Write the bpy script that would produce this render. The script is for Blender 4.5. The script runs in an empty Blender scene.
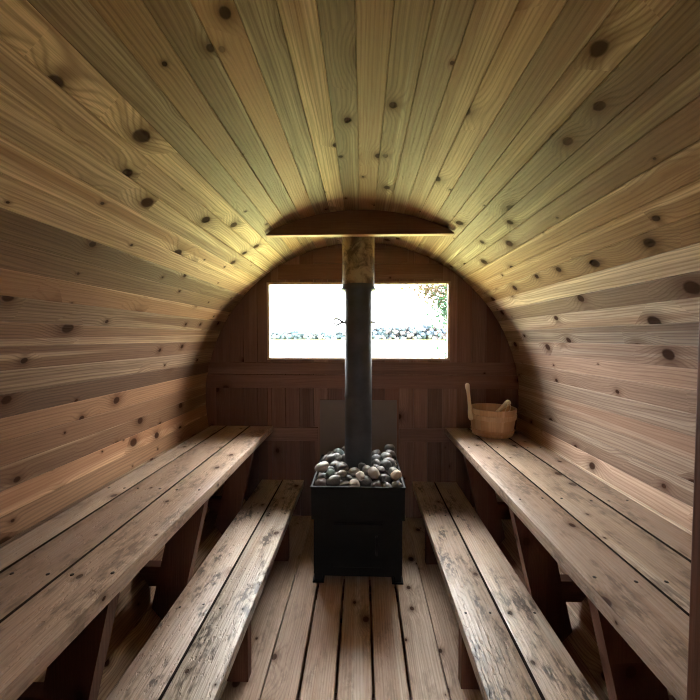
import bpy, bmesh, math, random
from mathutils import Vector, Matrix, noise
PI = math.pi
random.seed(11)
scn = bpy.context.scene
COL = scn.collection

# ------------------------------------------------------------------ camera
cam_d = bpy.data.cameras.new('camera'); cam_d.sensor_width = 36; cam_d.lens = 36*355/700
cam_d.clip_start = .02; cam_d.clip_end = 2000
cam = bpy.data.objects.new('camera', cam_d); COL.objects.link(cam)
cam.location = (0, 0, 1.13)
cam.rotation_euler = (math.radians(90-1.94), 0, math.radians(1.94))
scn.camera = cam

# ------------------------------------------------------------------ world, sun, exposure
W = bpy.data.worlds.new('sky'); scn.world = W; W.use_nodes = True
nt = W.node_tree; nt.nodes.clear()
out = nt.nodes.new('ShaderNodeOutputWorld'); bg = nt.nodes.new('ShaderNodeBackground')
bg.inputs['Color'].default_value = (.985, .985, .985, 1)
# overcast sky: about three times brighter overhead than at the horizon
tcw = nt.nodes.new('ShaderNodeTexCoord'); spw = nt.nodes.new('ShaderNodeSeparateXYZ'); mrw = nt.nodes.new('ShaderNodeMapRange')
nt.links.new(tcw.outputs['Generated'], spw.inputs[0]); nt.links.new(spw.outputs['Z'], mrw.inputs[0]); nt.links.new(mrw.outputs[0], bg.inputs['Strength'])
for i, q in enumerate((0, 1, 1.15, 4.2)): mrw.inputs[i+1].default_value = q
nt.links.new(bg.outputs[0], out.inputs[0])
sun_d = bpy.data.lights.new('sun', 'SUN'); sun_d.energy = 1.6; sun_d.angle = math.radians(12); sun_d.color = (1, .95, .86)
sun = bpy.data.objects.new('sun', sun_d); COL.objects.link(sun)
sun.rotation_euler = (math.radians(28), 0, math.radians(70))
def portal(loc, rot, sx, sy, name):
    d = bpy.data.lights.new(name, 'AREA'); d.shape = 'RECTANGLE'; d.size = sx; d.size_y = sy; d.cycles.is_portal = True
    o = bpy.data.objects.new(name, d); COL.objects.link(o); o.location = loc; o.rotation_euler = rot
portal((-.028, 2.33, 1.237), (math.radians(90), 0, 0), 1.25, .56, 'window_portal')
portal((0, -1.24, 1.175), (math.radians(-90), 0, 0), .46, .27, 'door_portal')
scn.view_settings.view_transform = 'Standard'; scn.view_settings.look = 'None'
scn.view_settings.gamma = 1; scn.view_settings.use_curve_mapping = False
scn.view_settings.exposure = 3.78
scn.cycles.filter_width = 1.1
scn.cycles.max_bounces = 10; scn.cycles.diffuse_bounces = 7; scn.cycles.glossy_bounces = 4
scn.cycles.transparent_max_bounces = 12; scn.cycles.sample_clamp_indirect = 6
scn.cycles.caustics_reflective = False; scn.cycles.caustics_refractive = False

# ------------------------------------------------------------------ node helpers
class NT:
    def __init__(s, name):
        s.m = bpy.data.materials.new(name); s.m.use_nodes = True; s.t = s.m.node_tree; s.t.nodes.clear()
        s.out = s.t.nodes.new('ShaderNodeOutputMaterial'); s.b = s.t.nodes.new('ShaderNodeBsdfPrincipled')
        s.t.links.new(s.b.outputs[0], s.out.inputs[0])
    def put(s, sock, v):
        if isinstance(v, bpy.types.NodeSocket): s.t.links.new(v, sock)
        elif v is not None:
            if isinstance(v, (tuple, list)) and len(v) == 3 and sock.type == 'RGBA': v = (*v, 1)
            sock.default_value = v
    def M(s, op, a, b=None, c=None, clamp=False):
        n = s.t.nodes.new('ShaderNodeMath'); n.operation = op; n.use_clamp = clamp
        s.put(n.inputs[0], a); s.put(n.inputs[1], b); s.put(n.inputs[2], c); return n.outputs[0]
    def V(s, x, y, z=0.):
        n = s.t.nodes.new('ShaderNodeCombineXYZ'); s.put(n.inputs[0], x); s.put(n.inputs[1], y); s.put(n.inputs[2], z); return n.outputs[0]
    def noise(s, vec, scale=1., detail=2., rough=.5, dist=0.):
        n = s.t.nodes.new('ShaderNodeTexNoise'); s.put(n.inputs['Vector'], vec); n.inputs['Scale'].default_value = scale
        n.inputs['Detail'].default_value = detail; n.inputs['Roughness'].default_value = rough; n.inputs['Distortion'].default_value = dist
        return n.outputs[0]
    def mix(s, f, a, b, mode='MIX'):
        n = s.t.nodes.new('ShaderNodeMix'); n.data_type = 'RGBA'; n.blend_type = mode
        s.put(n.inputs[0], f); s.put(n.inputs[6], a); s.put(n.inputs[7], b); return n.outputs[2]
    def ss(s, v, a, b, c=0., d=1.):
        n = s.t.nodes.new('ShaderNodeMapRange'); n.interpolation_type = 'SMOOTHSTEP'
        for i, q in enumerate((v, a, b, c, d)): s.put(n.inputs[i], q)
        return n.outputs[0]
    def attr(s, name):
        n = s.t.nodes.new('ShaderNodeAttribute'); n.attribute_name = name; return n
    def bump(s, h, strength, dist):
        n = s.t.nodes.new('ShaderNodeBump'); n.inputs['Strength'].default_value = strength; n.inputs['Distance'].default_value = dist
        s.put(n.inputs['Height'], h); s.t.links.new(n.outputs[0], s.b.inputs['Normal'])

def wood(name, light, mid, dark, vary=.35, knots=.45, dens=6., ring=.008, grain=.45, streak=.5, rough=(.42, .6),
         bump=.5, wear=0., spec=.5, kmax=.015):
    s = NT(name)
    uvn = s.t.nodes.new('ShaderNodeUVMap'); uvn.uv_map = 'UVMap'
    sp = s.t.nodes.new('ShaderNodeSeparateXYZ'); s.t.links.new(uvn.outputs[0], sp.inputs[0])
    u, v = sp.outputs[0], sp.outputs[1]
    pid = s.attr('pid').outputs['Fac']
    wn = s.t.nodes.new('ShaderNodeTexWhiteNoise'); wn.noise_dimensions = '1D'; s.put(wn.inputs['W'], s.M('MULTIPLY', pid, 917.3))
    ws = s.t.nodes.new('ShaderNodeSeparateColor'); s.t.links.new(wn.outputs['Color'], ws.inputs[0])
    r1, r2, r3 = ws.outputs
    # knots
    wob = s.noise(s.V(s.M('MULTIPLY', u, 25), s.M('MULTIPLY', v, 25), 0), 1, 1)
    vo = s.t.nodes.new('ShaderNodeTexVoronoi'); vo.voronoi_dimensions = '2D'
    s.put(vo.inputs['Vector'], s.V(s.M('MULTIPLY', u, dens*.8), s.M('MULTIPLY', v, dens), 0)); vo.inputs['Scale'].default_value = 1
    vs = s.t.nodes.new('ShaderNodeSeparateColor'); s.t.links.new(vo.outputs['Color'], vs.inputs[0])
    d = s.M('ADD', s.M('DIVIDE', vo.outputs['Distance'], dens), s.M('MULTIPLY', s.M('SUBTRACT', wob, .5), .007))
    kr = s.M('MULTIPLY_ADD', s.M('POWER', vs.outputs[1], 1.7), kmax, .0035)
    kon = s.ss(vs.outputs[0], 1-knots-.01, 1-knots+.01)
    rat = s.M('DIVIDE', d, kr)
    knot = s.M('MULTIPLY', s.ss(rat, 1.0, .65), kon)
    halo = s.M('MULTIPLY', s.M('EXPONENT', s.M('MULTIPLY', s.M('POWER', rat, 2.), -.28)), kon)
    pull = s.M('MULTIPLY', s.M('EXPONENT', s.M('MULTIPLY', s.M('POWER', rat, 2.), -.11)), s.M('MULTIPLY', kon, s.M('MULTIPLY', kr, 2.2)))
    # growth lines
    n1 = s.noise(s.V(s.M('MULTIPLY', u, 1.1), s.M('MULTIPLY', v, 9), s.M('MULTIPLY', r1, 30)), 1, 2)
    g = s.M('ADD', s.M('ADD', v, s.M('MULTIPLY', s.M('SUBTRACT', n1, .5), .055)), pull)
    n3 = s.noise(s.V(s.M('MULTIPLY', u, 2.2), s.M('MULTIPLY', v, 30), r1), 1, 2)
    ph = s.M('ADD', s.M('MULTIPLY', g, 2*PI/ring), s.M('MULTIPLY', n3, 7))
    sn = s.M('MULTIPLY_ADD', s.M('SINE', ph), .5, .5)
    rings = s.M('POWER', sn, 2.5)
    fib = s.noise(s.V(s.M('MULTIPLY', u, 7), s.M('MULTIPLY', v, 330), r2), 1, 2, .6)
    st = s.noise(s.V(s.M('MULTIPLY', u, .55), s.M('MULTIPLY', g, 26), s.M('MULTIPLY', r2, 20)), 1, 3, .55)
    st2 = s.ss(st, .36, .64)
    hw = s.noise(s.V(s.M('MULTIPLY', u, .35), s.M('MULTIPLY', v, 14), s.M('MULTIPLY', r3, 40)), 1, 1)
    hw2 = s.ss(s.M('ADD', hw, s.M('MULTIPLY', s.M('SUBTRACT', r1, .42), .42)), .465, .525)
    c = s.mix(hw2, light, mid)
    c = s.mix(s.M('MULTIPLY', st2, streak), c, s.mix(.5, mid, dark))
    c = s.mix(s.M('MULTIPLY', rings, grain), c, dark)
    c = s.mix(s.M('MULTIPLY', s.ss(fib, .35, .75), .4), c, dark)
    c = s.mix(s.M('MULTIPLY', s.ss(r3, .6, .95), .35), c, (light[0]*.62, light[1]*.42, light[2]*.34))
    # plank to plank value
    val = s.M('MULTIPLY_ADD', r2, vary*2, 1-vary)
    c = s.mix(1., c, s.V(val, val, val), 'MULTIPLY')
    c = s.mix(s.M('MULTIPLY', halo, .75), c, (dark[0]*.6, dark[1]*.5, dark[2]*.45))
    c = s.mix(s.M('MULTIPLY', knot, .9), c, (.045, .018, .010))
    h = s.M('ADD', s.M('MULTIPLY', rings, .35), s.M('MULTIPLY', fib, .9))
    h = s.M('SUBTRACT', h, s.M('MULTIPLY', knot, 1.2))
    ro = s.M('MULTIPLY_ADD', knot, .3, s.M('MULTIPLY_ADD', fib, rough[1]-rough[0], rough[0]))
    if wear:
        w1 = s.noise(s.V(s.M('MULTIPLY', u, 5), s.M('MULTIPLY', v, 14), r1), 1, 4, .65)
        w2 = s.noise(s.V(s.M('MULTIPLY', u, 28), s.M('MULTIPLY', v, 60), r1), 1, 3, .6)
        stain = s.M('MULTIPLY', s.ss(w1, .46, .64), s.ss(w2, .40, .58))
        c = s.mix(s.M('MULTIPLY', stain, wear), c, (.07, .045, .03))
        c = s.mix(s.M('MULTIPLY', s.ss(w1, .52, .30), wear*.35), c, (.42, .37, .33))
        dn = s.noise(s.V(s.M('MULTIPLY', u, 38), s.M('MULTIPLY', v, 90), r1), 1, 2, .5)
        h = s.M('SUBTRACT', h, s.M('MULTIPLY', s.ss(dn, .58, .7), 1.8*wear))
        ro = s.M('MULTIPLY_ADD', w2, .2, s.M('SUBTRACT', ro, .1))
    s.put(s.b.inputs['Base Color'], c); s.put(s.b.inputs['Roughness'], ro)
    s.put(s.b.inputs['Specular IOR Level'], s.M('MULTIPLY', s.M('SUBTRACT', 1., s.M('MULTIPLY', halo, .85)), spec))
    s.bump(h, bump, .0012)
    return s.m

def plain(name, col, rough=.5, metal=0., noise_amt=.15, nscale=20., bump=.0, obj=True, spec=.5):
    s = NT(name)
    tc = s.t.nodes.new('ShaderNodeTexCoord')
    n = s.noise(tc.outputs['Object'], nscale, 3, .6)
    c = s.mix(s.ss(n, .3, .7), tuple(x*(1-noise_amt) for x in col), tuple(min(1, x*(1+noise_amt)) for x in col))
    s.put(s.b.inputs['Base Color'], c); s.put(s.b.inputs['Roughness'], s.M('MULTIPLY_ADD', n, .15, rough-.07))
    s.b.inputs['Metallic'].default_value = metal; s.b.inputs['Specular IOR Level'].default_value = spec
    if bump: s.bump(n, bump, .001)
    return s.m

WK = dict(vary=.38, knots=.66, dens=6.8, grain=.46, ring=.011, streak=.6, rough=(.45, .65), kmax=.02, spec=.25, bump=.8)
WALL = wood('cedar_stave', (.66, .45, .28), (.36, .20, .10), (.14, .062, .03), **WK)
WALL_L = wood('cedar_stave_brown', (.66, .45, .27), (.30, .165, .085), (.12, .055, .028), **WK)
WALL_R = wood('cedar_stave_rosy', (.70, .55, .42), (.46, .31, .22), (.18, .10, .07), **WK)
BENCH = wood('bench_plank', (.62, .52, .42), (.50, .375, .27), (.17, .10, .065), vary=.2, knots=.6, dens=6.8, grain=.30, ring=.011, streak=.4, rough=(.28, .45), bump=.8, wear=.6, spec=.55, kmax=.013)
STEP = wood('worn_plank', (.58, .48, .38), (.50, .365, .265), (.13, .08, .055), vary=.15, knots=.5, dens=6.8, grain=.34, ring=.012, streak=.4, rough=(.28, .44), bump=1., wear=1., spec=.55, kmax=.012)
FLOOR = wood('floor_plank', (.56, .42, .31), (.47, .31, .21), (.15, .08, .05), vary=.14, knots=.5, dens=7.5, grain=.3, ring=.010, streak=.4, rough=(.45, .62), bump=.7, wear=.35, spec=.4, kmax=.012)
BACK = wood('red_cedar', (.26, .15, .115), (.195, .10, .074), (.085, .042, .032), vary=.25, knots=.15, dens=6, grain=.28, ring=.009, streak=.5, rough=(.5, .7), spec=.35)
FRAME = wood('dark_framing', (.17, .075, .045), (.13, .05, .03), (.06, .022, .014), vary=.15, knots=.2, grain=.25, streak=.4, rough=(.5, .7), spec=.3)
PALE = wood('pale_trim', (.66, .52, .34), (.58, .42, .26), (.35, .22, .12), vary=.08, knots=.0, grain=.18, streak=.3, rough=(.4, .55))
HANDLE = wood('peeled_birch', (.86, .76, .58), (.82, .70, .50), (.6, .46, .30), vary=.05, knots=0, grain=.1, streak=.2, rough=(.35, .5), bump=.2)
PAIL = wood('pine_pail', (.78, .56, .36), (.68, .45, .27), (.40, .21, .11), vary=.18, knots=0., grain=.25, ring=.006, streak=.35, rough=(.35, .5), bump=.3)
BLACK = plain('black_steel', (.005, .005, .0055), .6, .0, .3, 14, spec=.22)
PIPE = plain('black_stovepipe', (.06, .062, .068), .5, .3, .2, 9, spec=.35)
STEEL = plain('dull_steel', (.10, .095, .09), .6, .3, .1)
ROPE = plain('white_cord', (.75, .68, .56), .8, 0, .1, 60)
BOARD = plain('cement_board', (.18, .145, .128), .8, 0, .06, 5)

def sleeve_mat():
    s = NT('heat_tinted_steel')
    tc = s.t.nodes.new('ShaderNodeTexCoord')
    n = s.noise(tc.outputs['Object'], 14, 4, .65, .8)
    c = s.mix(s.ss(n, .38, .62), (.10, .07, .05), (.34, .26, .18))
    s.put(s.b.inputs['Base Color'], c); s.b.inputs['Metallic'].default_value = .5
    s.put(s.b.inputs['Roughness'], s.M('MULTIPLY_ADD', n, .3, .4)); return s.m
SLEEVE = sleeve_mat()

def stone_mat():
    s = NT('river_stone')
    oi = s.t.nodes.new('ShaderNodeObjectInfo'); tc = s.t.nodes.new('ShaderNodeTexCoord')
    n = s.noise(tc.outputs['Object'], 28, 4, .65); n2 = s.noise(tc.outputs['Object'], 160, 2, .6)
    c = s.mix(s.ss(n, .35, .7), oi.outputs['Color'], s.mix(.4, oi.outputs['Color'], (.4, .39, .37)))
    c = s.mix(s.M('MULTIPLY', s.ss(n2, .5, .7), .35), c, (.05, .05, .05))
    s.put(s.b.inputs['Base Color'], c); s.b.inputs['Roughness'].default_value = .48
    s.bump(n2, .4, .0008); return s.m
STONE = stone_mat()

def glass_mat():
    m = bpy.data.materials.new('window_glass'); m.use_nodes = True; t = m.node_tree; t.nodes.clear()
    o = t.nodes.new('ShaderNodeOutputMaterial'); mx = t.nodes.new('ShaderNodeMixShader')
    tr = t.nodes.new('ShaderNodeBsdfTransparent'); gl = t.nodes.new('ShaderNodeBsdfGlossy'); fr = t.nodes.new('ShaderNodeFresnel')
    tr.inputs[0].default_value = (.97, .98, .97, 1); gl.inputs['Roughness'].default_value = .02; fr.inputs[0].default_value = 1.12
    t.links.new(fr.outputs[0], mx.inputs[0]); t.links.new(tr.outputs[0], mx.inputs[1]); t.links.new(gl.outputs[0], mx.inputs[2]); t.links.new(mx.outputs[0], o.inputs[0])
    return m
GLASS = glass_mat()

# ------------------------------------------------------------------ mesh helpers
class MB:
    """bmesh with UV (metres along / across the grain, shifted per board) and a per-board id."""
    def __init__(s):
        s.b = bmesh.new(); s.uv = s.b.loops.layers.uv.new('UVMap'); s.pid = s.b.faces.layers.float.new('pid')
    def prism(s, prof, t0, t1, M=Matrix(), n=1, pid=None, warp=0., ends=True, taper=1.):
        """closed profile [(a,b)] swept along local x from t0 to t1; a->y, b->z. Grain runs along x."""
        pid = random.random() if pid is None else pid
        U, V = random.uniform(0, 60), random.uniform(0, 60)
        N = len(prof); ring = []
        sd = random.uniform(0, 100)
        for i in range(n+1):
            f = i/n; x = t0+(t1-t0)*f; k = 1+(taper-1)*f
            dy = warp*noise.noise(Vector((x*.9+sd, 0, 0))); dz = warp*noise.noise(Vector((x*.9, sd, 0)))
            ring.append([s.b.verts.new(M @ Vector((x, a*k+dy, b*k+dz))) for a, b in prof])
        per = [0]
        for j in range(N):
            a, b = prof[j], prof[(j+1) % N]; per.append(per[-1]+math.hypot(a[0]-b[0], a[1]-b[1]))
        for i in range(n):
            xa = t0+(t1-t0)*i/n; xb = t0+(t1-t0)*(i+1)/n
            for j in range(N):
                k = (j+1) % N
                f = s.b.faces.new((ring[i][j], ring[i][k], ring[i+1][k], ring[i+1][j])); f[s.pid] = pid
                for l, (uu, vv) in zip(f.loops, ((xa, per[j]), (xa, per[j+1]), (xb, per[j+1]), (xb, per[j]))): l[s.uv].uv = (U+uu, V+vv)
        if ends:
            for r, x in ((ring[0], t0), (ring[-1], t1)):
                f = s.b.faces.new(r); f[s.pid] = pid
                for l, (a, b) in zip(f.loops, prof): l[s.uv].uv = (U+x+b*.1, V+a)
        return s
    def board(s, p0, p1, w, t, up=Vector((0, 0, 1)), r=.003, n=1, warp=0., seg=2, pid=None):
        """board from p0 to p1 along its centre line: w across, t along up"""
        p0, p1 = Vector(p0), Vector(p1); x = (p1-p0).normalized(); up = Vector(up)
        y = up.cross(x).normalized(); z = x.cross(y)
        M = Matrix((x, y, z)).transposed().to_4x4(); M.translation = p0
        return s.prism(rrect(w, t, r, seg), 0, (p1-p0).length, M, n, warp=warp, pid=pid)
    def poly(s, pts, y0, y1, vertical=True):
        """polygon in the XZ plane pushed from y0 to y1"""
        pid = random.random(); U, V = random.uniform(0, 60), random.uniform(0, 60)
        fr = [s.b.verts.new((x, y0, z)) for x, z in pts]; bk = [s.b.verts.new((x, y1, z)) for x, z in pts]
        def put(f, c):
            f[s.pid] = pid
            for l, (x, z) in zip(f.loops, c): l[s.uv].uv = (U+z, V+x) if vertical else (U+x, V+z)
        put(s.b.faces.new(fr), pts); put(s.b.faces.new(bk[::-1]), pts[::-1])
        n = len(pts)
        for i in range(n):
            k = (i+1) % n
            a, b = pts[i], pts[k]
            put(s.b.faces.new((fr[k], fr[i], bk[i], bk[k])), (b, a, (a[0]+.03, a[1]), (b[0]+.03, b[1])))
        return s
    def tube(s, pts, rad, seg=12, cap=True, closed=False):
        pts = [Vector(p) for p in pts]; n = len(pts); rad = rad if isinstance(rad, (list, tuple)) else [rad]*n
        pid = random.random(); U, V = random.uniform(0, 60), random.uniform(0, 60)
        rings = []; d = 0; ref = None
        for i, p in enumerate(pts):
            t = ((pts[(i+1) % n] if closed or i < n-1 else p)-(pts[i-1] if closed or i > 0 else p)).normalized()
            if ref is None: ref = Vector((0, 0, 1)) if abs(t.z) < .9 else Vector((0, 1, 0))
            a = ref.cross(t).normalized(); ref = t.cross(a)
            rings.append([s.b.verts.new(p+(a*math.cos(2*PI*j/seg)+ref*math.sin(2*PI*j/seg))*rad[i]) for j in range(seg)])
        m = n if closed else n-1
        for i in range(m):
            i2 = (i+1) % n; L = (pts[i2]-pts[i]).length
            for j in range(seg):
                k = (j+1) % seg; f = s.b.faces.new((rings[i][j], rings[i][k], rings[i2][k], rings[i2][j])); f[s.pid] = pid; f.smooth = True
                w = 2*PI*rad[i]/seg
                for l, c in zip(f.loops, ((d, j*w), (d, (j+1)*w), (d+L, (j+1)*w), (d+L, j*w))): l[s.uv].uv = (U+c[0], V+c[1])
            d += L
        if cap and not closed:
            for r in (rings[0], rings[-1]):
                f = s.b.faces.new(r); f[s.pid] = pid
        return s
    def lathe(s, prof, seg=48, M=Matrix(), close=False):
        """profile [(r,z)] turned round z"""
        pid = random.random(); U, V = random.uniform(0, 60), random.uniform(0, 60)
        R = [[s.b.verts.new(M @ Vector((max(r, 1e-4)*math.cos(2*PI*j/seg), max(r, 1e-4)*math.sin(2*PI*j/seg), z))) for j in range(seg)] for r, z in prof]
        n = len(prof)
        for i in range(n if close else n-1):
            i2 = (i+1) % n
            for j in range(seg):
                k = (j+1) % seg; f = s.b.faces.new((R[i][j], R[i][k], R[i2][k], R[i2][j])); f[s.pid] = pid; f.smooth = True
                a = prof[0][0]*2*PI/seg
                for l, c in zip(f.loops, ((prof[i][1], j*a), (prof[i][1], (j+1)*a), (prof[i2][1], (j+1)*a), (prof[i2][1], j*a))): l[s.uv].uv = (U+c[0], V+c[1])
        return s
    def build(s, name, mat, parent=None, sharp=None, **tags):
        bmesh.ops.recalc_face_normals(s.b, faces=s.b.faces)
        me = bpy.data.meshes.new(name); s.b.to_mesh(me); s.b.free()
        me.materials.append(mat)
        if sharp:
            for p in me.polygons: p.use_smooth = True
            me.set_sharp_from_angle(angle=math.radians(sharp))
        o = bpy.data.objects.new(name, me); COL.objects.link(o)
        if parent is not None:
            o.parent = parent; o.matrix_parent_inverse = Matrix.Translation(-parent.location)
        for k, v in tags.items(): o[k] = v
        return o
def rrect(w, t, r, seg=2):
    P = []
    for cx, cy, a0 in ((w/2-r, t/2-r, 0), (-w/2+r, t/2-r, 90), (-w/2+r, -t/2+r, 180), (w/2-r, -t/2+r, 270)):
        for i in range(seg+1):
            a = math.radians(a0+90*i/seg); P.append((cx+r*math.cos(a), cy+r*math.sin(a)))
    return P
def thing(name, label, cat, loc=(0, 0, 0), group=None):
    o = bpy.data.objects.new(name, None); COL.objects.link(o); o.location = loc; o.empty_display_size = .1
    o['label'] = label; o['category'] = cat
    if group: o['group'] = group
    return o
S = dict(kind='structure')

# ------------------------------------------------------------------ barrel
CZ = .73; CX = -.013; R = 1.006; YF = .36; YV = -1.15; YB = 2.276; YEND = 2.312
NS = 90
def staves(name, a0, a1):
    m = MB()
    for k in range(NS):
        a = 2*PI*(k+.5)/NS           # angle from straight up, clockwise seen from the door
        a = (a+PI) % (2*PI)-PI
        if not (a0 <= a < a1): continue
        ca, sa = math.cos(a), math.sin(a)
        rr = R+random.uniform(-.0012, .0014); t = .038
        hw = rr*math.tan(PI/NS)+.0004; ho = (rr+t)*math.tan(PI/NS)+.0004; c = .0022
        prof = [(-hw, c), (-hw+c*1.1, 0), (0, -.0002), (hw-c*1.1, 0), (hw, c), (ho, t), (-ho, t)]
        rad = Vector((sa, 0, ca)); tan = Vector((ca, 0, -sa))
        tl = random.uniform(-.012, .012)
        x = Vector((0, 1, 0)); y2 = (tan*math.cos(tl)+rad*math.sin(tl)); z2 = (rad*math.cos(tl)-tan*math.sin(tl))
        M = Matrix((x, y2, z2)).transposed().to_4x4(); M.translation = rad*rr+Vector((CX, 0, CZ))
        # boards butt somewhere along the run
        m.prism(prof, YV-.09, YEND, M, 9, warp=.0006)
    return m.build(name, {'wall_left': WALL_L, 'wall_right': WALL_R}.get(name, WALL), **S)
D = math.radians
staves('ceiling', D(-52), D(52))
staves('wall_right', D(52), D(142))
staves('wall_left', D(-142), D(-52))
# underside of the barrel and the flat floor
m = MB()
for k in range(NS):
    a = 2*PI*(k+.5)/NS; a = (a+PI) % (2*PI)-PI
    if -D(142) <= a < D(142): continue
    ca, sa = math.cos(a), math.sin(a); rad = Vector((sa, 0, ca)); tan = Vector((ca, 0, -sa))
    hw = R*math.tan(PI/NS)+.0004; ho = (R+.038)*math.tan(PI/NS)+.0004
    M = Matrix((Vector((0, 1, 0)), tan, rad)).transposed().to_4x4(); M.translation = rad*R+Vector((CX, 0, CZ))
    m.prism([(-hw, 0), (hw, 0), (ho, .038), (-ho, .038)], YV-.09, YEND, M)
m.build('floor', WALL, **S)
# side boards of the floor, a little lower than the centre planks
for sg in (-1, 1):
    m = MB()
    for x0, x1, z in (((.286, .45, -.034), (.452, .605, -.036)) if sg > 0 else ((.327, .455, -.034), (.457, .64, -.036))):
        m.board((sg*(x0+x1)/2, YF+.005, z-.014), (sg*(x0+x1)/2, YB-.003, z-.014), x1-x0-.003, .028, n=8, warp=.002)
    m.build('floor', FLOOR, **S)
edges = [-.322, -.200, -.083, .038, .155, .282]
floor_t = MB()
for a, b in zip(edges, edges[1:]):
    floor_t.board(((a+b)/2, YF+.005, -.016), ((a+b)/2, YB-.003, -.016), (b-a)-.009, .032, r=.004, n=8, warp=.0015)
floor_t.build('floor', FLOOR, **S)
m = MB()
for y in (.55, 1.1, 1.65, 2.15):
    m.board((-.55, y, -.0505-.032), (.55, y, -.0505-.032), .06, .038)
m.build('floor', FRAME, **S)
m = MB()
for y in (.55, 1.1, 1.65, 2.15):
    m.board((-.31, y, -.047), (.27, y, -.047), .05, .028)
m.build('floor', FRAME, **S)

# ------------------------------------------------------------------ end walls
def clip_wall(m, xs, y0, y1, hole, rad=1.03, zmin=-.28):
    """vertical boards clipped by the barrel's circle with one rectangular hole (x0,x1,z0,z1)"""
    hx0, hx1, hz0, hz1 = hole
    cuts = sorted(set(xs) | {hx0, hx1})
    g = .0012
    def arc(x): return math.sqrt(max(0, rad*rad-(x-CX)**2))
    for a, b in zip(cuts, cuts[1:]):
        if b-a < .002: continue
        inside = a >= hx0-1e-6 and b <= hx1+1e-6
        x0, x1 = a+(0 if abs(a-hx0) < 1e-6 else g), b-(0 if abs(b-hx1) < 1e-6 else g)
        xm = [x0, (x0+x1)/2, x1]
        top = [(x, CZ+arc(x)) for x in xm]; bot = [(x, CZ-arc(x)) for x in xm]
        if inside:
            if hz0 > zmin+.02: m.poly(bot+[(x1, hz0), (x0, hz0)], y0, y1)
            m.poly([(x0, hz1), (x1, hz1)]+top[::-1], y0, y1)
        else: m.poly(bot+top[::-1], y0, y1)
WX0, WX1, WZ0, WZ1 = -.613, .558, .988, 1.487
m = MB()
xs = [CX-1.03+.0915*i for i in range(23)]+[CX+1.03]
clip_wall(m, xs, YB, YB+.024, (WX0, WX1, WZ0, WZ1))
# backing so no light slips between boards
def backing(m, y0, y1, hole, rad=1.03):
    hx0, hx1, hz0, hz1 = hole
    n = 40
    def arc(x): return math.sqrt(max(0, rad*rad-(x-CX)**2))
    L = [CX-rad+(hx0+rad-CX)*i/n for i in range(n+1)]; Rr = [hx1+(rad+CX-hx1)*i/n for i in range(n+1)]; Mid = [hx0+(hx1-hx0)*i/n for i in range(n+1)]
    for XS in (L, Rr): m.poly([(x, CZ-arc(x)) for x in XS]+[(x, CZ+arc(x)) for x in XS[::-1]], y0, y1)
    m.poly([(x, CZ-arc(x)) for x in Mid]+[(hx1, hz0), (hx0, hz0)], y0, y1)
    m.poly([(hx0, hz1), (hx1, hz1)]+[(x, CZ+arc(x)) for x in Mid[::-1]], y0, y1)
backing(m, YB+.0245, YB+.030, (WX0, WX1, WZ0, WZ1))
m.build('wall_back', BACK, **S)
# horizontal rails and head boards, standing a little proud
m = MB()
def rail(z0, z1, y=YB-.012, segs=((-1.03, 1.03),), t=.012):
    for sx0, sx1 in segs:
        lim0 = math.sqrt(max(0, 1.015**2-max(abs(z0-CZ), abs(z1-CZ))**2))
        a, b = max(sx0, CX-lim0), min(sx1, CX+lim0)
        m.board((a, y+t/2, (z0+z1)/2), (b, y+t/2, (z0+z1)/2), z1-z0-.002, t, up=(0, -1, 0), r=.0025, n=4)
rail(.896, .975); rail(.806, .894); rail(.462, .552, segs=((-1.03, -.285), (.24, 1.03)))
rail(1.502, 1.60)
rail(1.602, 1.70)
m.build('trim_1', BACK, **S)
# pale window lining
m = MB()
T = .014
wy0, wy1 = YB-.002, YB+.026
ym = (wy0+wy1)/2; dpt = wy1-wy0
m.board((WX0, ym, WZ0+T/2), (WX1, ym, WZ0+T/2), dpt, T, r=.0015); m.board((WX0, ym, WZ1-T/2), (WX1, ym, WZ1-T/2), dpt, T, r=.0015)
m.board((WX0+T/2, ym, WZ0+T), (WX0+T/2, ym, WZ1-T), dpt, T, up=(1, 0, 0), r=.0015); m.board((WX1-T/2, ym, WZ0+T), (WX1-T/2, ym, WZ1-T), dpt, T, up=(1, 0, 0), r=.0015)
win = m.build('window_1', PALE, **S)
m = MB()
m.board((WX0+T-.002, YB+.014, (WZ0+WZ1)/2), (WX1-T+.002, YB+.014, (WZ0+WZ1)/2), WZ1-WZ0-2*T+.004, .004, up=(0, -1, 0), r=.0005, seg=1)
g = m.build('glass_pane', GLASS, win)
# front wall with the doorway the photo is taken through
m = MB(); DH = (-.415, .347, .005, 1.50)
clip_wall(m, xs, YF-.045, YF-.001, DH); backing(m, YF-.06, YF-.0455, DH)
m.build('wall_front', BACK, **S)
m = MB(); jt = .018
for x in (DH[0]+jt/2, DH[1]-jt/2): m.board((x, YF-.033, .0075), (x, YF-.033, 1.5), .066, jt, up=(1, 0, 0), r=.002)
m.board((DH[0]+jt, YF-.033, 1.5-jt/2), (DH[1]-jt, YF-.033, 1.5-jt/2), .066, jt, r=.002)
m.board((DH[0]+jt, YF-.033, .03), (DH[1]-jt, YF-.033, .0225), .066, .03, r=.002)
m.build('door_1', FRAME, **S)

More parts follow.
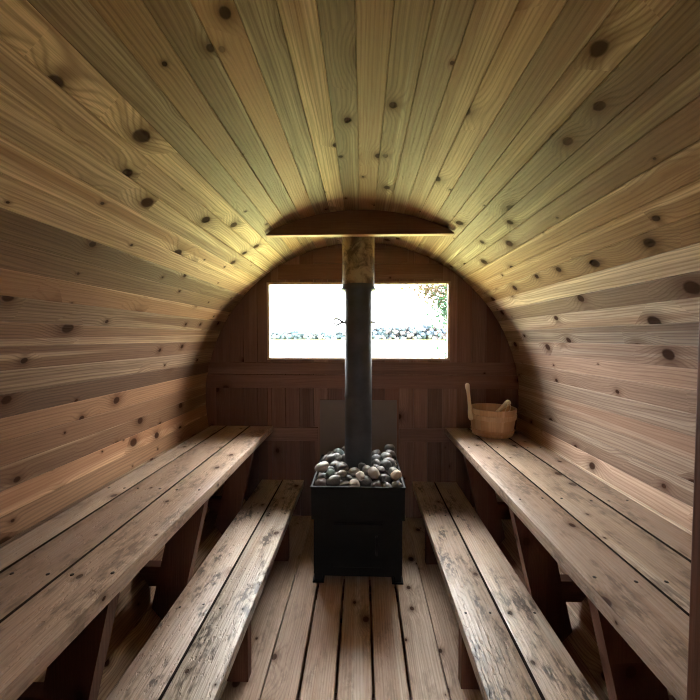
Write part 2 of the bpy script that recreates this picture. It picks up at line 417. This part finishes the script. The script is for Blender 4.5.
# unseen changing room added to cut front light: floor boards, end wall, closed door
m = MB()
for i in range(9):
    x = -.56+.14*i; m.board((x, YV+.004, -.016), (x, YF-.068, -.016), .134, .032, r=.004, n=4, warp=.001)
m.build('floor', FLOOR, **S)
m = MB(); DE = (-.33, .33, .012, 1.45); clip_wall(m, xs, YV-.04, YV, DE); backing(m, YV-.055, YV-.0405, DE); m.build('wall_front', BACK, **S)
m = MB()
for i in range(6):
    x = -.3295+.055+.1098*i
    if i in (1, 2, 3, 4):
        m.board((x, YV-.022, .014), (x, YV-.022, 1.05), .1094, .03, up=(0, 1, 0), r=.002); m.board((x, YV-.022, 1.30), (x, YV-.022, 1.448), .1094, .03, up=(0, 1, 0), r=.002)
    else: m.board((x, YV-.022, .014), (x, YV-.022, 1.448), .1094, .03, up=(0, 1, 0), r=.002)
for z in (.25, 1.36): m.board((-.28, YV+.003, z), (.28, YV+.003, z), .1, .018, up=(0, 1, 0), r=.003)
d2 = m.build('added_door_2', BACK, **S)
m = MB(); m.board((-.222, YV-.022, 1.175), (.222, YV-.022, 1.175), .252, .004, up=(0, -1, 0), r=.0005, seg=1); m.build('glass_pane', GLASS, d2)  # pane set into the unseen door to add front fill light
m = MB(); m.tube([(.27, YV-.006, .70), (.27, YV+.045, .70), (.27, YV+.045, .90), (.27, YV-.006, .90)], .011, 12); m.build('door_handle', PALE, d2)

# ------------------------------------------------------------------ header board under the ceiling
hd = thing('header_board', 'dark arch-topped cedar board hanging from the ceiling in front of the stovepipe', 'board', (-.021, 1.69, 1.615))
m = MB(); zc = 1.620; rr = 1.002
hx = math.sqrt(rr*rr-(zc-CZ)**2)-.016
pts = [(CX-hx, zc), (CX+hx, zc)]
n = 28
for i in range(n+1):
    x = hx-2*hx*i/n; pts.append((CX+x, CZ+math.sqrt(rr*rr-x*x)))
pts = [p for i, p in enumerate(pts) if i not in (2, 2+n)]
m.poly(pts, 1.69, 1.722, vertical=False)
m.build('arched_board', FRAME, hd)
m = MB(); m.board((CX-hx+.002, 1.706, zc-.002), (CX+hx-.002, 1.706, zc-.002), .035, .004, r=.001)
m.build('edge_strip', wood('strip_wood', (.42, .22, .12), (.34, .16, .08), (.16, .07, .035), knots=0.), hd, label='lighter brown strip along the straight lower edge')

# ------------------------------------------------------------------ benches
SHADE_GRIME = plain('joint_shade_grime', (.022, .014, .010), .9, 0, .2, 30, spec=.1)
def screw_mat(): return plain('screw_head', (.03, .022, .018), .45, .6, .1)
SCREW = screw_mat()
def planks(root, cxs, w, y0, y1, top, t, mat, screw_ys, sub='plank', front=True):
    for cx in cxs:
        is_front = front
        m = MB(); m.board((cx, y0, top-t/2), (cx, y1, top-t/2), w, t, r=.0018, n=10, warp=.0016, seg=2)
        p = m.build(sub, mat, root, sharp=40)
        p.data.materials.append(SHADE_GRIME)          # joint sides painted near black for gap shade and dirt; front edge left plain
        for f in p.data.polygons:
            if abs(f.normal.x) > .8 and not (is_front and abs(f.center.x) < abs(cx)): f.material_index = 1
        for sy in screw_ys:
            for dx in (-.3, .3):
                x, y = cx+dx*w+random.uniform(-.004, .004), sy+random.uniform(-.008, .008)
                s = MB(); s.lathe([(0, top+.0012), (.0025, top+.0014), (.0043, top+.0010), (.0045, top-.004)], 10, Matrix.Translation((x, y, 0)))
                s.build('screw', SCREW, p)
def wall_x(z, sg=1, r=.992): return math.sqrt(r*r-(z-CZ)**2)+sg*CX
def upper(sg, label, front, divs, screws, legs):
    root = thing('upper_bench', label, 'bench', (sg*.75, 1.3, -.034))
    xs = [front]+divs+[wall_x(.545, sg)-.004]
    cs = [(a+b)/2*sg for a, b in zip(xs, xs[1:])]
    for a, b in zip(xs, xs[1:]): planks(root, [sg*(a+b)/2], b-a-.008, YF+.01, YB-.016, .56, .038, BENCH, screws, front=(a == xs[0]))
    for y in legs:
        # slanted leg under the front edge
        zt, zb = .521, -.020
        xt = front+.008; xb = xt+.125
        m = MB(); w = .115
        def foot(x): 
            z = zt
            while math.hypot(x+.231*(zt-z)-sg*CX, z-CZ) < .994: z -= .002
            return (x+.231*(zt-z), z)
        ft = [foot(xt+w*q) for q in (1, .75, .5, .25, 0)]
        m.poly([(sg*xt, zt), (sg*(xt+w), zt)]+[(sg*a, b) for a, b in ft], y, y+.038)
        m.build('leg', FRAME, root)
        # cross bearer under the seat, and the low tie behind the leg
        m = MB(); m.poly([(sg*(xt+.12), .4205), (sg*(xt+.075), .5205), (sg*(wall_x(.52, sg)-.004), .5205), (sg*(wall_x(.4205, sg)-.004), .4205)], y+.0385, y+.0765, vertical=False)
        m.build('bearer', FRAME, root)
        m = MB(); m.poly([(sg*(xt+.105), .168), (sg*(xt+.09), .245), (sg*(wall_x(.245, sg)-.004), .245), (sg*(wall_x(.168, sg)-.004), .168)], y+.0385, y+.0765, vertical=False)
        m.build('tie', FRAME, root)
    return root
upper(-1, 'upper bench of three wide planks along the left wall, nothing on it', .575, [.727, .880], (.82, 1.30, 1.88), (.78, 1.28, 1.86))
upper(1, 'upper bench of three wide planks along the right wall, carrying the pail', .524, [.674, .840], (.84, 1.26, 1.86), (.80, 1.25, 1.84))
def lower(sg, label, x0, x1, legs):
    root = thing('lower_bench', label, 'bench', (sg*.48, 1.3, -.034))
    w = (x1-x0)/2
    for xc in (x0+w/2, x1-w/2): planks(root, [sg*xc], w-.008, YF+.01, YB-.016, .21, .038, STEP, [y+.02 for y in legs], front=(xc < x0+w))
    for y in legs:
        m = MB(); xa = x0+.012
        m.board((sg*(xa+.05), y+.02, -.0345), (sg*(xa+.05), y+.02, .171), .10, .038, up=(0, 1, 0), r=.002)
        m.build('leg', FRAME, root)
        m = MB(); m.board((sg*(xa+.1), y+.0595, .136), (sg*(x1-.004), y+.0595, .136), .038, .07, up=(0, 0, 1), r=.002)
        m.build('bearer', FRAME, root)
    return root
lower(-1, 'lower step bench of two worn planks left of the stove', .372, .655, (.62, 1.15, 1.80))
lower(1, 'lower step bench of two worn planks right of the stove', .318, .608, (.62, 1.15, 1.80))

# ------------------------------------------------------------------ heat shield on the back wall
m = MB()
hs = thing('heat_shield', 'plain grey-brown rectangular heat shield panel on the back wall behind the stovepipe', 'panel', (-.023, YB-.03, .06))
m.board((-.023, YB-.034, .06), (-.023, YB-.034, .736), .488, .010, up=(0, -1, 0), r=.002); m.build('panel', BOARD, hs)
for x in (-.22, .17):
    for z in (.20, .66):
        m = MB(); m.tube([(x, YB-.029, z), (x, YB-.001 if .462 > z or z > .552 else YB-.012, z)], .009, 10); m.build('spacer', STEEL, hs)

# ------------------------------------------------------------------ stove
SX = -.018; SY0, SY1 = 1.59, 2.03; SH = .213
st = thing('sauna_stove', 'black steel box stove on the floor with an open tray of stones on top', 'stove', (SX, 1.81, 0))
m = MB(); zb = .035
m.board((SX, SY0+.006, (zb+.385)/2), (SX, SY1-.006, (zb+.385)/2), 2*SH-.02, .385-zb, r=.012, seg=3); m.build('firebox', BLACK, st, sharp=40)
# tray: four walls and a bottom
def ring_box(m, x0, x1, y0, y1, z0, z1, t):
    for a, b in (((x0, y0+t/2), (x1, y0+t/2)), ((x0, y1-t/2), (x1, y1-t/2)), ((x0+t/2, y0+t), (x0+t/2, y1-t)), ((x1-t/2, y0+t), (x1-t/2, y1-t))):
        m.board((*a, (z0+z1)/2), (*b, (z0+z1)/2), t, z1-z0, r=min(t, z1-z0)*.2)
m = MB(); ring_box(m, SX-SH, SX+SH, SY0, SY1, .30, .452, .006); m.board((SX, SY0+.01, .412), (SX, SY1-.01, .412), 2*SH-.014, .006, r=.001)
m.build('stone_tray', BLACK, st)
m = MB(); ring_box(m, SX-SH-.003, SX+SH+.003, SY0-.003, SY1+.003, .446, .454, .010); m.build('tray_rim', BLACK, st)
m = MB(); m.board((SX-.11, SY0-.004, .185), (SX+.11, SY0-.004, .185), .20, .012, up=(0, -1, 0), r=.004, seg=3)
dr = m.build('fire_door', BLACK, st, sharp=40)
m = MB(); m.tube([(SX+.085, SY0-.012, .235), (SX+.085, SY0-.035, .235), (SX+.085, SY0-.035, .16), (SX+.085, SY0-.012, .16)], .005, 10)
m.build('door_handle', BLACK, dr)
for sx in (-1, 1):
    for y in (SY0+.03, SY1-.03):
        m = MB(); m.board((SX+sx*(SH-.03), y, .0006), (SX+sx*(SH-.03), y, .05), .035, .035, up=(0, 1, 0), r=.003)
        m.board((SX+sx*(SH-.03)-.026, y, .0040), (SX+sx*(SH-.03)+.026, y, .0040), .05, .006, r=.001); m.build('foot', BLACK, st)
# stovepipe
PX, PY, PR = -.019, 1.84, .070
pp = thing('stovepipe', 'black round stovepipe rising from the stones to the ceiling', 'chimney', (PX, PY, .392))
T = Matrix.Translation((PX, PY, 0))
m = MB(); m.lathe([(PR, .4155), (PR, .82), (PR+.0015, .825), (PR+.0015, .84), (PR, .845), (PR, 1.41), (PR-.004, 1.41), (PR-.004, .4155)], 48, T, close=True); m.build('lower_pipe', PIPE, pp, sharp=30)
m = MB(); m.lathe([(PR+.004, 1.379), (PR+.017, 1.374), (PR+.0185, 1.383), (PR+.013, 1.392), (PR+.013, 1.402), (PR+.0025, 1.402)], 48, T, close=True); m.build('collar', PIPE, pp, sharp=50)
m = MB(); m.lathe([(PR+.0122, 1.393), (PR+.0122, 1.724), (PR+.0105, 1.724), (PR+.0105, 1.393)], 48, T, close=True); m.build('upper_sleeve', SLEEVE, pp, sharp=30, label='wider heat-tinted bare metal sleeve')
zd = 1.212
m = MB(); m.tube([(PX+PR+.018, PY, zd), (PX-PR-.014, PY, zd)], .0055, 8)
L0 = PX-PR-.014
loop = [(L0, PY, zd+.003), (L0-.018, PY, zd+.014), (L0-.032, PY, zd+.021), (L0-.042, PY, zd+.013), (L0-.042, PY, zd-.008), (L0-.032, PY, zd-.017), (L0-.015, PY, zd-.010), (L0, PY, zd)]
m.tube(loop, .005, 8); m.tube([(L0+.006, PY, zd), (L0-.004, PY, zd)], .009, 10)
m.build('damper_handle', STEEL, pp, label='thin wire damper handle with a loop end')

# ------------------------------------------------------------------ stones in the tray
rnd = random.Random(5)
x0, x1, y0, y1 = SX-SH+.010, SX+SH-.010, SY0+.012, SY1-.012
st_list = []
for layer, (nx, ny, z) in enumerate(((8, 8, .44), (7, 7, .475), (4, 4, .50))):
    for i in range(nx):
        for j in range(ny):
            r = rnd.choice((.020, .024, .027, .029, .033))
            x = x0+(x1-x0)*(i+.5)/nx+rnd.uniform(-.008, .008); y = y0+(y1-y0)*(j+.5)/ny+rnd.uniform(-.008, .008)
            if math.hypot(x-PX, y-PY) < PR+.015: continue
            if layer == 2 and (min(x-x0, x1-x) < .05 or y-y0 < .07 or rnd.random() < .62): continue
            st_list.append([Vector((x, y, z)), r])
import numpy as np
Pn = np.array([list(q[0]) for q in st_list]); Rn = np.array([q[1] for q in st_list]); MN = (Rn[:, None]+Rn[None, :])*.92; np.fill_diagonal(MN, 0)
for it in range(420):
    if it < 380: Pn[:, 2] -= .0006
    df = Pn[:, None]-Pn[None]; l = np.maximum(np.sqrt((df**2).sum(2)), 1e-5)
    k = np.maximum(MN-l, 0)/l*.35
    Pn += (df*k[..., None]).sum(1)
    dx = Pn[:, 0]-PX; dy = Pn[:, 1]-PY; l = np.maximum(np.hypot(dx, dy), 1e-5); k = np.maximum((PR+Rn*1.0)/l, 1)
    Pn[:, 0] = PX+dx*k; Pn[:, 1] = PY+dy*k
    Pn[:, 0] = np.clip(Pn[:, 0], x0+Rn*.97, x1-Rn*.97); Pn[:, 1] = np.clip(Pn[:, 1], y0+Rn*.97, y1-Rn*.97); Pn[:, 2] = np.maximum(Pn[:, 2], .424+Rn*.80)
st_list = [[Vector(p), float(r)] for p, r in zip(Pn, Rn)]
protos = []
for k in range(7):
    bm = bmesh.new(); bmesh.ops.create_icosphere(bm, subdivisions=3, radius=1)
    sc = Vector((rnd.uniform(1.0, 1.25), rnd.uniform(.85, 1.0), rnd.uniform(.70, .86)))
    for v in bm.verts:
        n = v.co.normalized(); f = 1+.16*noise.noise(n*1.3+Vector((k*7, 0, 0)))+.05*noise.noise(n*3+Vector((0, k*5, 0)))
        v.co = Vector((n.x*sc.x, n.y*sc.y, n.z*sc.z))*f
    for f in bm.faces: f.smooth = True
    me = bpy.data.meshes.new('stone'); bm.to_mesh(me); bm.free(); me.materials.append(STONE); protos.append(me)
cols = [((.115, .10, .09), 'dark brownish grey'), ((.19, .15, .13), 'reddish brown'), ((.22, .205, .19), 'mid grey'), ((.10, .105, .11), 'charcoal'), ((.30, .27, .235), 'light grey')]
mid_y = (y0+y1)/2
def stone(p, r, col, label, group=None, rot=None, mesh=None, scl=None):
    o = bpy.data.objects.new('stone', mesh or rnd.choice(protos)); COL.objects.link(o); o.location = p
    o.scale = scl or (r*.97,)*3; o.rotation_euler = rot or (rnd.uniform(-.5, .5), rnd.uniform(-.5, .5), rnd.uniform(0, 6.28)); o.color = (*col, 1)
    o['label'] = label; o['category'] = 'stone'
    if group: o['group'] = group
    return o
def nearest(x, y, zmin=.44):
    return min((i for i in range(len(st_list)) if i not in special and st_list[i][0].z > zmin), key=lambda i: (st_list[i][0].x-x)**2+(st_list[i][0].y-y)**2-.15*st_list[i][0].z**2)
special = {}
for x, y, col, lab in ((x1, y0, (.46, .33, .20), 'tan oval stone in the front right corner of the stove tray'),
                       (x0+.02, y0, (.50, .46, .42), 'pale flat stone in the front left corner of the stove tray'),
                       (SX-.10, y1-.08, (.16, .24, .24), 'bluish green stone at the back of the pile, left of the stovepipe'),
                       (SX+.045, y0, (.50, .45, .37), 'small cream stone at the front edge, right of the tray middle'),
                       (SX-.0, y0, (.36, .27, .22), 'round pinkish stone at the middle of the tray front edge'),
                       (x0+.005, y0+.07, (.13, .19, .155), 'dark green stone at the left side of the tray'),
                       (SX+.10, y0+.02, (.42, .37, .32), 'pale grey stone on the front right of the pile')):
    i = nearest(x, y); special[i] = (col, lab)
names = {0: 'among the stones left of the stovepipe', 1: 'among the stones right of the stovepipe'}
for i, (p, r) in enumerate(st_list):
    if i in special: col, lab = special[i]; stone(p, r, col, lab); continue
    k = rnd.randrange(len(cols)); col, cn = cols[k]
    f = rnd.uniform(.42, .70); side = 0 if p.x < PX else 1
    stone(p, r, tuple(c*f for c in col), '%s rounded stone %s in the stove tray' % (cn, names[side]), '%s stones %s' % (cn, ('left of the stovepipe', 'right of the stovepipe')[side]))

# ------------------------------------------------------------------ pail and ladle
BX, BY, BZ = .775, 2.125, .5612
pail = thing('sauna_pail', 'round wooden pail with a tall upright handle, at the far end of the right bench', 'pail', (BX, BY, BZ))
T = Matrix.Translation((BX, BY, BZ))
Hh = .157; r0, r1 = .112, .134; th = .010; NP = 18
def rad(z): return r0+(r1-r0)*z/Hh
m = MB()
for k in range(NP):
    pid = random.random(); U, V = random.uniform(0, 50), random.uniform(0, 50)
    a0 = 2*PI*k/NP; a1 = 2*PI*(k+1)/NP; q = 4
    for i in range(q):
        b0 = a0+(a1-a0)*i/q; b1 = a0+(a1-a0)*(i+1)/q
        def P(a, r, z): return m.b.verts.new(T @ Vector((r*math.cos(a), r*math.sin(a), z)))
        g0 = .0006 if i == 0 else 0; g1 = .0006 if i == q-1 else 0
        for (za, zb_, ra, rb_) in ((0, Hh, rad(0), rad(Hh)), (Hh, .004, rad(Hh)-th, rad(0)-th), (Hh, Hh, rad(Hh), rad(Hh)-th), (0, .004, rad(0)-th, rad(0)-th)):
            f = m.b.faces.new((P(b0, ra-g0, za), P(b1, ra-g1, za), P(b1, rb_-g1, zb_), P(b0, rb_-g0, zb_))); f[m.pid] = pid
            for l, c in zip(f.loops, ((za, b0), (za, b1), (zb_+.01, b1), (zb_+.01, b0))): l[m.uv].uv = (U+c[0], V+c[1]*.12)
m.lathe([(0, .012), (rad(0)-th+.001, .012), (rad(0)-th+.001, .003), (0, .003)], 40, T)
bmesh.ops.remove_doubles(m.b, verts=m.b.verts, dist=.00005)
m.build('staves', PAIL, pail, sharp=35)
for z0, z1, mat in ((.096, .124, HANDLE), (.014, .036, PAIL)):
    m = MB(); m.lathe([(rad(z0)-.0006, z0), (rad(z0)+.005, z0+.002), (rad(z1)+.0055, z1-.002), (rad(z1)-.0006, z1)], 64, T, close=True)
    m.build('hoop', PAIL if mat is PAIL else PAIL, pail, sharp=35)
# tall handle stave on the left side, leaning slightly out
ha = math.radians(192)
hxr, hyr = math.cos(ha), math.sin(ha)
def hp(off, z): return Vector((BX+hxr*(rad(min(z, Hh))+off), BY+hyr*(rad(min(z, Hh))+off), BZ+z))
m = MB(); m.tube([hp(.011, .090), hp(.013, .102), hp(.013, .13), hp(.012, .17), hp(.018, .22), hp(.024, .26), hp(.028, .282), hp(.028, .298), hp(.027, .305)],
                 [.010, .0145, .013, .0105, .0095, .0100, .0135, .0125, .005], 14)
m.build('upright_handle', HANDLE, pail, label='tall pale peeled-wood handle with a knob end')
# ladle leaning inside with its handle over the right of the rim
ld = thing('sauna_ladle', 'pale ladle in the wooden pail, knobbed handle with cord loop over the rim', 'ladle', (BX, BY, BZ+.03))
A = Vector((BX-.045, BY+.035, BZ+.050)); B = Vector((BX+.060, BY-.100, BZ+Hh+.055))
dv = (B-A).normalized()
m = MB(); m.tube([A, A.lerp(B, .3), A.lerp(B, .6), A.lerp(B, .8), A.lerp(B, .90), A.lerp(B, .97), B], [.0065, .0075, .0085, .012, .0165, .0155, .006], 14)
m.build('handle', HANDLE, ld)
Mb = Matrix.Translation(A-dv*.022+Vector((0, 0, -.012))) @ dv.to_track_quat('X', 'Z').to_matrix().to_4x4() @ Matrix.Rotation(math.radians(35), 4, 'Y')
m = MB(); m.lathe([(0, -.016), (.018, -.014), (.028, -.004), (.031, .010), (.028, .010), (.025, -.002), (.016, -.010), (0, -.012)], 32, Mb); m.build('bowl', HANDLE, ld, sharp=40)
c0 = A.lerp(B, .93)
lp = []
off = Vector((-.004, -.018, .0))
path = [(0, 0, .004), (-.010, -.008, -.014), (-.020, -.012, -.036), (-.026, -.012, -.060), (-.0285, -.012, -.080), (-.022, -.013, -.074), (-.010, -.014, -.056), (.004, -.014, -.034), (.009, -.010, -.014), (.006, .004, .004)]
for q in path: lp.append(c0+off+Vector(q))
m = MB(); m.tube(lp, .0021, 8); e = lp[4]; m.tube([e+Vector((0, 0, .004)), e+Vector((.002, -.001, -.016)), e+Vector((.005, -.001, -.026))], [.0032, .0022, .0016], 8)
m.build('cord_loop', ROPE, ld)

# ------------------------------------------------------------------ outside: lawn, lake, far shore, a near tree
def grass_mat():
    s = NT('lawn_grass'); tc = s.t.nodes.new('ShaderNodeTexCoord')
    n = s.noise(tc.outputs['Object'], .8, 4, .6); n2 = s.noise(tc.outputs['Object'], 25, 2, .6)
    c = s.mix(n, (.24, .27, .10), (.31, .33, .13)); c = s.mix(s.M('MULTIPLY', n2, .3), c, (.40, .38, .16))
    s.put(s.b.inputs['Base Color'], c); s.b.inputs['Roughness'].default_value = .8; s.bump(n2, .5, .02); return s.m
GZ = -.50
bm = bmesh.new(); 
gx = [-40+2.0*i for i in range(41)]; gy = [-30+2.0*i for i in range(27)]
grid = [[bm.verts.new((x, y, GZ+(.03*noise.noise(Vector((x*.2, y*.2, 0))) if y < 18 else -.9*min(1, (y-18)/4)))) for x in gx] for y in gy]
for j in range(len(gy)-1):
    for i in range(len(gx)-1): f = bm.faces.new((grid[j][i], grid[j][i+1], grid[j+1][i+1], grid[j+1][i])); f.smooth = True
me = bpy.data.meshes.new('ground'); bm.to_mesh(me); bm.free(); me.materials.append(grass_mat())
o = bpy.data.objects.new('ground', me); COL.objects.link(o); o['kind'] = 'structure'
# barrel cradles on the lawn
for y in (.7, 1.95):
    m = MB(); P2 = []
    for i in range(13):
        a = math.radians(-40+80*i/12); P2.append((1.0395*math.sin(a), CZ-1.0395*math.cos(a)))
    m.poly([(-.72, GZ-.03), (.72, GZ-.03)]+P2[::-1], y, y+.05)
    m.build('barrel_cradle', FRAME, **S)
s = NT('lake_water'); tc = s.t.nodes.new('ShaderNodeTexCoord')
n = s.noise(tc.outputs['Object'], .6, 3, .6); s.b.inputs['Base Color'].default_value = (.30, .34, .36, 1); s.b.inputs['Roughness'].default_value = .3; s.b.inputs['IOR'].default_value = 1.33
s.bump(n, .3, .1); LAKE = s.m
def flat(name, x0, x1, y0, y1, z, mat, t=.5):
    bm = bmesh.new(); bmesh.ops.create_cube(bm, size=1)
    for v in bm.verts: v.co = Vector((x0+(x1-x0)*(v.co.x+.5), y0+(y1-y0)*(v.co.y+.5), z-t+t*(v.co.z+.5)))
    me = bpy.data.meshes.new(name); bm.to_mesh(me); bm.free(); me.materials.append(mat); o = bpy.data.objects.new(name, me); COL.objects.link(o); o['kind'] = 'structure'; return o
flat('lake', -400, 400, 20.5, 352, -1.2, LAKE)
flat('ground', -400, 400, 350, 420, -.7, grass_mat.__call__(), 1.2)
def leaf_mat(name, attr=True, rough=.6):
    s = NT(name); a = s.attr('tint'); tc = s.t.nodes.new('ShaderNodeTexCoord')
    s.put(s.b.inputs['Base Color'], a.outputs['Color']); s.b.inputs['Roughness'].default_value = rough; s.b.inputs['Specular IOR Level'].default_value = .2
    return s.m
rnd = random.Random(3)
bm = bmesh.new(); bmesh.ops.create_icosphere(bm, subdivisions=2, radius=1)
bv = [v.co.copy() for v in bm.verts]; bf = [[v.index for v in f.verts] for f in bm.faces]; bm.free()
shapes = []
for k in range(14):
    sd = Vector((k*9.7, 0, 0)); shapes.append(np.array([list(v*(1+.45*noise.noise(v*2.4+sd))) for v in bv]))
VV, FF, CC = [], [], []
for k in range(3600):
    x = rnd.uniform(-230, 230); y = 353+rnd.uniform(0, 26)
    top = 8.5+2.5*noise.noise(Vector((x*.05, 3, 0)))+1.5*noise.noise(Vector((x*.25, 8, 0)))
    if x > 0: top = top*1.25+2.2+.02*x
    if -38 < x < -26: top *= .55
    wd = rnd.uniform(1.2, 2.6); zz = -.6+(top-.5)*rnd.uniform(0, 1)**.8
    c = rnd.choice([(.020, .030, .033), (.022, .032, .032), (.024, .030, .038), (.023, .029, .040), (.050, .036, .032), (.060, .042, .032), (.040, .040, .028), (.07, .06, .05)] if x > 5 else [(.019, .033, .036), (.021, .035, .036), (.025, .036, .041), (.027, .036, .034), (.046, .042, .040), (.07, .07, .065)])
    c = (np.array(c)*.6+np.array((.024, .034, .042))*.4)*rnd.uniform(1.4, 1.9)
    P = shapes[k % 14]*np.array([wd, wd, wd*.95])+np.array([x, y, zz]); o0 = len(VV)*len(bv)
    VV.append(P); FF += [[i+o0 for i in f] for f in bf]; CC.append(c)
me = bpy.data.meshes.new('far_shore_forest'); me.from_pydata(np.concatenate(VV).tolist(), [], FF)
ca = me.color_attributes.new('tint', 'FLOAT_COLOR', 'POINT')
ca.data.foreach_set('color', np.repeat(np.array([[*c, 1] for c in CC]), len(bv), 0).ravel())
me.materials.append(leaf_mat('far_leaves'))
o = bpy.data.objects.new('far_shore_forest', me); COL.objects.link(o); o['kind'] = 'stuff'; o['label'] = 'low bluish line of autumn trees on the far shore of the lake'; o['category'] = 'trees'
BARK = plain('bark', (.12, .09, .07), .85, 0, .3, 12, .5)
def tree(base, limbs, name, label, leaves, spread):
    root = thing(name, label, 'tree' if 'tree' in name else 'bush', base)
    m = MB(); ends = []
    B0 = Vector(base)
    for pts, r0, r1 in limbs:
        n = len(pts); m.tube([Vector(p) for p in pts], [r0+(r1-r0)*i/(n-1) for i in range(n)], 8)
    m.build('branches', BARK, root)
    bm = bmesh.new(); cl = bm.loops.layers.float_color.new('tint')
    for (c, rad_, cnt, pal, size) in leaves:
        c = Vector(c)
        for k in range(cnt):
            d = Vector((rnd.gauss(0, 1), rnd.gauss(0, 1), rnd.gauss(0, 1)))*rad_*.5
            p = c+d; q = Matrix.Rotation(rnd.uniform(0, 6.28), 3, 'Z') @ Matrix.Rotation(rnd.uniform(-1.3, 1.3), 3, 'X') @ Matrix.Rotation(rnd.uniform(-1, 1), 3, 'Y')
            L = size*rnd.uniform(.7, 1.3); w = L*.38
            vs = [bm.verts.new(p+q @ Vector(v)) for v in ((0, 0, 0), (w, L*.4, .1*L), (w*.6, L*.8, .05*L), (0, L*1.1, -.1*L), (-w*.6, L*.8, .05*L), (-w, L*.4, .1*L))]
            col = rnd.choice(pal); v = rnd.uniform(.8, 1.2)
            for f in (bm.faces.new((vs[0], vs[1], vs[2], vs[3])), bm.faces.new((vs[0], vs[3], vs[4], vs[5]))):
                for l in f.loops: l[cl] = (col[0]*v, col[1]*v, col[2]*v, 1)
    me = bpy.data.meshes.new('foliage'); bm.to_mesh(me); bm.free(); me.materials.append(leaf_mat('near_leaves'))
    o = bpy.data.objects.new('foliage', me); COL.objects.link(o); o.parent = root; o.matrix_parent_inverse = Matrix.Translation(-root.location); o['kind'] = 'stuff'
    return root
G1 = [(.016, .046, .026), (.020, .058, .034), (.014, .040, .024)]; A1 = [(.055, .036, .020), (.06, .04, .02), (.04, .038, .02), (.05, .03, .02)]
ty = 8.
tree((3.3, ty, GZ-.02), [([(3.3, ty, GZ-.02), (3.28, ty, 1.), (3.2, ty, 2.4), (3.25, ty, 4.2), (3.2, ty, 5.6)], .13, .03),
     ([(3.27, ty, 1.6), (2.7, ty-.05, 2.0), (2.2, ty, 2.1), (1.85, ty, 2.02)], .04, .006),
     ([(3.22, ty, 2.2), (2.4, ty, 2.55), (1.7, ty+.1, 2.45), (1.15, ty+.1, 2.25)], .04, .005),
     ([(3.25, ty, 2.9), (2.6, ty+.1, 3.4), (1.9, ty+.2, 3.5)], .04, .006),
     ([(3.27, ty, 2.4), (3.9, ty, 3.2), (4.6, ty, 3.5)], .04, .006), ([(3.25, ty, 3.4), (3.7, ty+.5, 4.4), (4.0, ty+.8, 4.9)], .03, .006)],
     'lakeside_tree', 'near tree with green and rusty autumn leaves, at the right edge of the window view', [
      ((1.92, ty, 1.72), .30, 420, G1, .07), ((1.86, ty, 1.9), .22, 120, G1, .06), ((2.35, ty, 1.95), .6, 600, G1, .08), ((1.75, ty, 1.95), .3, 110, A1+G1, .05),
      ((1.5, ty+.1, 2.20), .30, 420, A1, .06), ((1.25, ty+.1, 2.22), .34, 110, A1, .055), ((1.78, ty, 2.25), .36, 420, A1+G1[:1], .06),
      ((2.6, ty, 2.7), .9, 700, A1+G1, .08), ((2.4, ty+.1, 3.4), 1.1, 700, A1, .09), ((3.6, ty, 3.8), 1.6, 1500, A1+G1, .09), ((3.2, ty+.2, 5.0), 1.4, 1200, A1, .09), ((4.4, ty, 3.2), 1.0, 600, G1, .09)], 1)
tree((2.0, 7.2, GZ-.02), [([(2.0, 7.2, GZ-.02), (1.9, 7.2, .4), (1.78, 7.2, .95)], .012, .004), ([(2.0, 7.2, GZ), (2.1, 7.25, .5), (2.1, 7.2, .9)], .012, .004), ([(1.9, 7.2, .4), (1.72, 7.2, .8), (1.64, 7.2, .98)], .008, .003)],
     'lakeside_bush', 'small green sprig of a bush low in the right corner of the window view', [((1.72, 7.2, .80), .22, 70, G1, .06), ((1.95, 7.2, .66), .4, 120, G1, .07), ((1.69, 7.2, .93), .12, 8, G1, .05), ((2.1, 7.2, .4), .5, 220, G1, .07)], 1)
